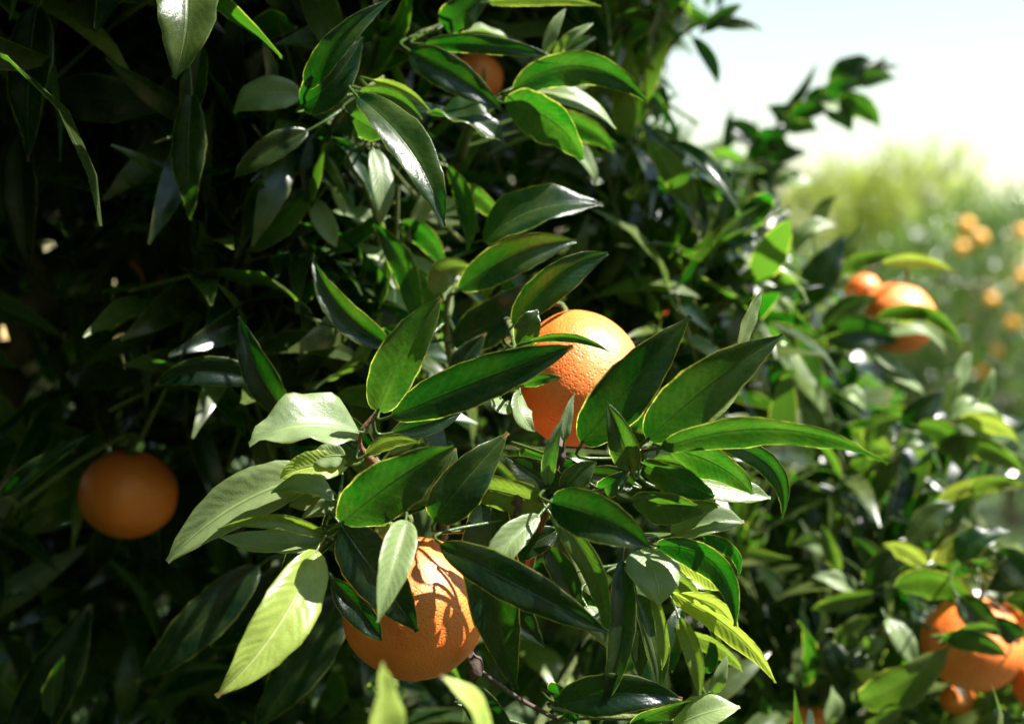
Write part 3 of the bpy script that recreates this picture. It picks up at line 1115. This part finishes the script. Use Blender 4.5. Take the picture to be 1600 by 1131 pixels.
# dried flower remains on the shoot ends
for px, py, d, sh, r in [(872, 706, .676, 'D', .0048), (808, 786, .672, 'D', .0042), (740, 1040, .70, 'F', .0052)]:
    c = at(px, py, d)
    S = stem_pts[sh][np.argmin(np.linalg.norm(stem_pts[sh] - c, axis=1))]
    V, F = tube(smooth_path([S, (S + c) / 2 + [0, 0, -.002], c], 4), np.linspace(.0014, .0012, 9), 6)
    o = len(V)
    rs = np.random.default_rng(int(px))
    for i in range(7):
        for j in range(8):
            th = math.pi * i / 6
            ph = 2 * math.pi * j / 8
            rr = r * (1 + rs.normal(0, .22))
            V.append(c + np.array([math.sin(th) * math.cos(ph) * .8, math.sin(th) * math.sin(ph) * .8, math.cos(th) * 1.2]) * rr)
    for i in range(6):
        for j in range(8):
            F.append((o + i * 8 + j, o + i * 8 + (j + 1) % 8, o + (i + 1) * 8 + (j + 1) % 8, o + (i + 1) * 8 + j))
    add_mesh("dry_bud", V, F, MAT_BUD, tree, origin=c)


# ---- the rest of the foliage: leafy shoots through the depth of the crown
def sky_limit(py):
    return np.interp(py, [-400, -40, 40, 70, 110, 225, 255, 330, 400, 430, 500, 570, 640, 650],
                     [1100, 1160, 1130, 1045, 1020, 1040, 1185, 1240, 1240, 1300, 1330, 1380, 1440, 2200])


def allowed(p):
    if p[1] < 0.3:
        return False
    px = 800 + p[0] / (KPX * p[1])
    py = 565.5 - (p[2] - CAM_H) / (KPX * p[1])
    if -260 < px < 1860 and -220 < py < 1340:
        if p[1] < 0.80 and py > -30:
            return False
        if px > 780 and p[1] < 0.93:
            return False
        if px > sky_limit(py):
            return False
        if -10 < px < 60 and 460 < py < 650 and p[1] < 1.12:
            return False
        if 100 < px < 300 and 680 < py < 860 and p[1] < .98:
            return False
        if px > 1535 and 750 < py < 850:
            return False
    elif px >= 1860 and py < 700:
        return False
    return p[2] > 0.1


def allowed_canopy(p):
    if p[1] < np.interp(p[0], [-.30, -.20, -.06, .02, .12], [.28, .55, .68, .72, .80]):
        return False
    return allowed(p)


cloud = Cloud()
twigs = ([], [])
rs = np.random.default_rng(77)
REG = [
    (1040, 1230, 250, 430, 1.25, 1.5, 40, .04),
    (980, 1130, 300, 600, 1.0, 1.2, 30, .06),
    (280, 620, 180, 620, .86, .96, 46, .06),
    # px0 px1 py0 py1 d0 d1 n yellow
    (-200, 480, -150, 1280, .96, 1.30, 130, .03),
    (-250, 520, -150, 1280, 1.3, 1.8, 140, .05),
    (-250, 700, -150, 1280, 1.8, 2.5, 160, .05),
    (430, 1120, -120, 1280, .94, 1.12, 70, .10),
    (430, 1150, -150, 1280, 1.15, 1.6, 150, .08),
    (1080, 1800, 680, 1280, 1.05, 1.25, 90, .10),
    (1080, 1850, 660, 1280, 1.25, 1.7, 120, .06),
    (1130, 1340, 440, 680, 1.2, 1.5, 44, .08),
    (950, 1120, -120, 250, 1.0, 1.4, 38, .12),
    (1000, 1180, 250, 460, 1.25, 1.6, 34, .06),
]
for x0, x1, y0, y1, d0, d1, n, yel in REG:
    for i in range(n):
        p = at(rs.uniform(x0, x1), rs.uniform(y0, y1), rs.uniform(d0, d1))
        D = np.array([.35, -.55, .45]) + rs.normal(0, .55, 3)
        p = p - unit(D) * .07
        grow_shoot(p, D, rs, cloud, twigs, NEAR_T, rs.uniform(.10, .17), int(rs.integers(7, 12)), (.058, .098), allowed, yel)
print("near fill leaves", cloud.count)
LIT += [at(*q) for q in [(590, 190, .72), (640, 250, .715), (680, 320, .71), (322, 35, .68), (372, 176, .79),
        (950, 520, .72), (960, 560, .70), (905, 500, .73), (980, 540, .72), (690, 830, .69), (650, 800, .70), (1420, 450, 1.12), (1430, 480, 1.1),
        (1060, 485, 1.08), (740, 105, .97), (755, 120, .97), (1495, 1080, 1.03), (1590, 945, 1.05), (25, 545, 1.06), (20, 590, 1.07)]]
cloud.prune(LIT, .017, NEAR_T[0][0].shape[0], NEAR_T[0][1].shape[0])
cloud.prune(LIT2, .022, NEAR_T[0][0].shape[0], NEAR_T[0][1].shape[0])
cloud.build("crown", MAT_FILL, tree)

canopy = Cloud()
for i in range(3000):            # unseen crown overhang above the frame, put in to shade the left
    p = np.array([rs.uniform(-.75, .16), rs.uniform(.66, 1.9), CAM_H + rs.uniform(.20, .95)])
    D = np.array([.3, -.3, .4]) + rs.normal(0, .6, 3)
    put_shoot(p, D, rs.uniform(.07, .10), rs, canopy, allowed_canopy, .08)
for i in range(1100):            # unseen crown foliage added beside the frame to darken its left side
    p = np.array([rs.uniform(-1.0, -.18), rs.uniform(.25, 1.0), CAM_H + rs.uniform(-.6, .9)])
    D = np.array([.3, -.3, .4]) + rs.normal(0, .6, 3)
    put_shoot(p, D, rs.uniform(.07, .10), rs, canopy, allowed_canopy, .06)
for i in range(1300):           # unseen overhang added above the camera to keep sky light off the left
    p = np.array([rs.uniform(-1.2, -.10), rs.uniform(-.4, .75), CAM_H + rs.uniform(.36, 1.15)])
    D = np.array([.1, -.2, .4]) + rs.normal(0, .6, 3)
    put_shoot(p, D, rs.uniform(.07, .10), rs, canopy, lambda q: q[2] > CAM_H + .30 and q[0] < -.07, .06)
for i in range(600):            # unseen skirt added below the frame to block light from the ground
    p = np.array([rs.uniform(-1.1, .12), rs.uniform(.30, 1.1), CAM_H + rs.uniform(-1.0, -.28)])
    D = np.array([.2, -.4, .3]) + rs.normal(0, .6, 3)
    put_shoot(p, D, rs.uniform(.07, .10), rs, canopy, allowed, .06)
for i in range(1500):           # unseen shoots added along the sun rays to shade the inner foliage
    q = at(rs.uniform(-150, 430), rs.uniform(-60, 900), rs.uniform(.80, 1.35))
    zt = CAM_H + rs.uniform(.28, .75)
    p = q + np.array(SUN) * ((zt - q[2]) / SUN.z)
    D = np.array([.2, -.2, .4]) + rs.normal(0, .6, 3)
    put_shoot(p, D, rs.uniform(.07, .10), rs, canopy, allowed_canopy, .06)
CEN, RAD = np.array([-.85, 2.15, 1.45]), np.array([1.25, 1.2, 1.25])
for i in range(900):            # outer shell of the whole crown
    v = unit(rs.normal(0, 1, 3))
    r = rs.uniform(.6, 1.02)
    p = CEN + v * RAD * r
    put_shoot(p, v + np.array([0, 0, .4]) + rs.normal(0, .3, 3), rs.uniform(.07, .10), rs, canopy, allowed_canopy, .10)
print("canopy leaves", canopy.count)
canopy.prune(LIT, .020, FAR_T[0][0].shape[0], FAR_T[0][1].shape[0])
canopy.prune(LIT2, .022, FAR_T[0][0].shape[0], FAR_T[0][1].shape[0])
canopy.build("crown", MAT_FILL, tree)  # outer shell plus the unseen foliage added to block light
add_mesh("twigs", twigs[0], np.array(twigs[1]), MAT_TWIG, tree, kind="stuff")


# ------------------------------------------------------------------ oranges
def orange_meshes():
    rs = np.random.default_rng(9)
    out = []
    for kind in range(3):
        nu, nv = 56, 36
        ph = rs.uniform(0, 6.28, 6)
        V = []
        for i in range(nv + 1):
            th = math.pi * i / nv
            for j in range(nu):
                a = 2 * math.pi * j / nu
                r = 1 + .014 * math.sin(3 * a + ph[0]) * math.sin(th) ** 2 + .010 * math.sin(5 * a + ph[1] + 2 * th) * math.sin(th) + .008 * math.sin(7 * th + ph[2])
                z = math.cos(th)
                x = math.sin(th)
                top = math.exp(-(th / .22) ** 2)
                bot = math.exp(-((math.pi - th) / .28) ** 2)
                r *= 1 - .10 * top - .06 * bot
                r += top * .02 * math.sin(8 * a)
                V.append((x * r * math.cos(a), x * r * math.sin(a), z * r * .93))
        F = []
        for i in range(nv):
            for j in range(nu):
                F.append((i * nu + j, (i + 1) * nu + j, (i + 1) * nu + (j + 1) % nu, i * nu + (j + 1) % nu))
        out.append((np.array(V), np.array(F)))
    return out


ORM = orange_meshes()


def calyx_geo():
    V, F = [(0, 0, .90)], []
    n = 20
    for ring, (r, z) in enumerate([(.07, .91), (.14, .87)]):
        for j in range(n):
            a = 2 * math.pi * j / n
            rr = r * (1 + (.32 * math.cos(5 * a) if ring else .0))
            V.append((rr * math.cos(a), rr * math.sin(a), z))
    for j in range(n):
        F.append((0, 1 + j, 1 + (j + 1) % n))
        F.append((1 + j, 1 + n + j, 1 + n + (j + 1) % n, 1 + (j + 1) % n))
    return np.array(V), F


CAV, CAF = calyx_geo()


def rot(ax, ay):
    ca, sa, cb, sb = math.cos(ax), math.sin(ax), math.cos(ay), math.sin(ay)
    Rx = np.array([[1, 0, 0], [0, ca, -sa], [0, sa, ca]])
    Ry = np.array([[cb, 0, sb], [0, 1, 0], [-sb, 0, cb]])
    return Ry @ Rx


all_stems = np.concatenate([v[5:] for k, v in stem_pts.items() if k != 'X'] + [limb_arr])


def orange(px, py, rpx, d, label, tilt=(0, 0), kind=0, group=None, stretch=1.0, anchor=None, stalk=True, mat=None):
    c = at(px, py, d)
    r = rpx * KPX * d
    R = rot(*tilt)
    root = thing("orange", label, "orange", c, group)
    V, F = ORM[kind]
    S = np.array([1, 1, stretch])
    add_mesh("peel", c + r * (V * S) @ R.T, F, mat or MAT_ORANGE, root, origin=c)
    add_mesh("calyx", c + r * (CAV * S) @ R.T, CAF, MAT_CALYX, root, origin=c)
    topp = c + r * np.array([0, 0, .90 * stretch]) @ R.T
    upv = R @ np.array([0, 0, 1.0])
    if stalk:
        pool = all_stems if anchor is None else anchor
        S_ = pool[np.argmin(np.linalg.norm(pool - (topp + upv * .015), axis=1))]
        V2, F2 = tube(smooth_path([topp - upv * .004, topp + upv * .012, (topp + upv * .02) * .55 + S_ * .45, S_], 5), np.linspace(.0016, .0019, 16), 7)
        add_mesh("stalk", V2, F2, MAT_TWIG, root, origin=c)
    return root


orange(905, 592, 101, .752, "bumpy bright orange above the leaf cluster, its upper side in full sun", (-.55, -.2), 0, stretch=1.16)
orange(648, 950, 113, .722, "big orange hanging half hidden under the leaves with shaded front and sunlit top", (.1, -.05), 1, stretch=1.06)
orange(200, 772, 76, .95, "dim orange hanging alone in the deep shade", (.1, .1), 2, stretch=.98)
orange(1050, 522, 40, 1.10, "orange peeking out behind the pointed sunlit leaf beside the bumpy orange", (.1, 0), 1)
orange(1402, 497, 60, 1.16, "sunlit orange at the end of the leafy bough against distant orchard trees", (.1, .2), 2)
orange(1350, 452, 27, 1.26, "small orange tucked behind the sunlit orange on the bough", (0, 0), 0)
orange(1284, 512, 32, 1.24, "orange mostly covered by green leaves on the bough below the yellowing leaf", (0, .1), 1)
orange(1520, 1005, 78, .985, "deep orange fruit low on the bush with a leaf lying across it", (.2, .1), 0)
orange(1636, 1066, 54, 1.02, "orange beside the low fruit with a leaf across it, mostly hidden", (0, 0), 1)
orange(742, 122, 44, 1.0, "orange among the upper leaves, a small sunlit patch showing", (0, 0), 2)
orange(838, 276, 36, 1.2, "orange deep inside the upper foliage below the olive-green leaf", (0, 0), 0)
orange(1338, 757, 22, 1.16, "small orange among leaves right of the long arching leaf", (0, 0), 1)
orange(1598, 962, 34, 1.08, "small orange above the low fruit with a leaf across it", (0, 0), 2)
orange(1496, 1092, 27, 1.06, "small orange peeping out below the low fruit with a leaf across it", (0, 0), 0)
orange(230, 424, 30, 1.05, "small orange glimpsed through gaps in the dark inner foliage", (0, 0), 1)
orange(1262, 1140, 40, 1.05, "orange low in the bush under the dark blue-green leaf", (0, 0), 2)

FT = np.array([[5.0, 11.5, 1.6]])
for px, py, d, lab in [(1503, 388, 10.2, "lowest yellow-orange fruit of the cluster of three on the distant orchard tree"),
                       (1531, 372, 10.15, "yellow-orange fruit of the distant cluster of three that hangs farthest from the leafy bough"),
                       (1510, 351, 10.25, "topmost yellow-orange fruit of the cluster of three on the distant orchard tree"),
                       (1598, 362, 10.15, "lone yellow-orange fruit on the distant orchard tree, apart from the cluster of three")]:
    orange(px, py, 12, d, lab, (0, 0), 1, "oranges on the distant tree", anchor=np.array([[4.0, 11.4, 2.0]]), mat=MAT_ORANGE_FAR)
for px, py, d in [(1548, 468, 10.2), (1580, 505, 10.2), (1596, 432, 10.2), (1556, 548, 10.25), (1535, 580, 10.3)]:
    orange(px, py, 10, d, "small yellow-orange fruit below the cluster of three on the distant orchard tree", (0, 0), 1,
           "low oranges on the distant tree", anchor=np.array([[4.0, 11.4, 1.5]]), mat=MAT_ORANGE_FAR)
print("leaf objects", leaf_count, "objects", len(bpy.data.objects))
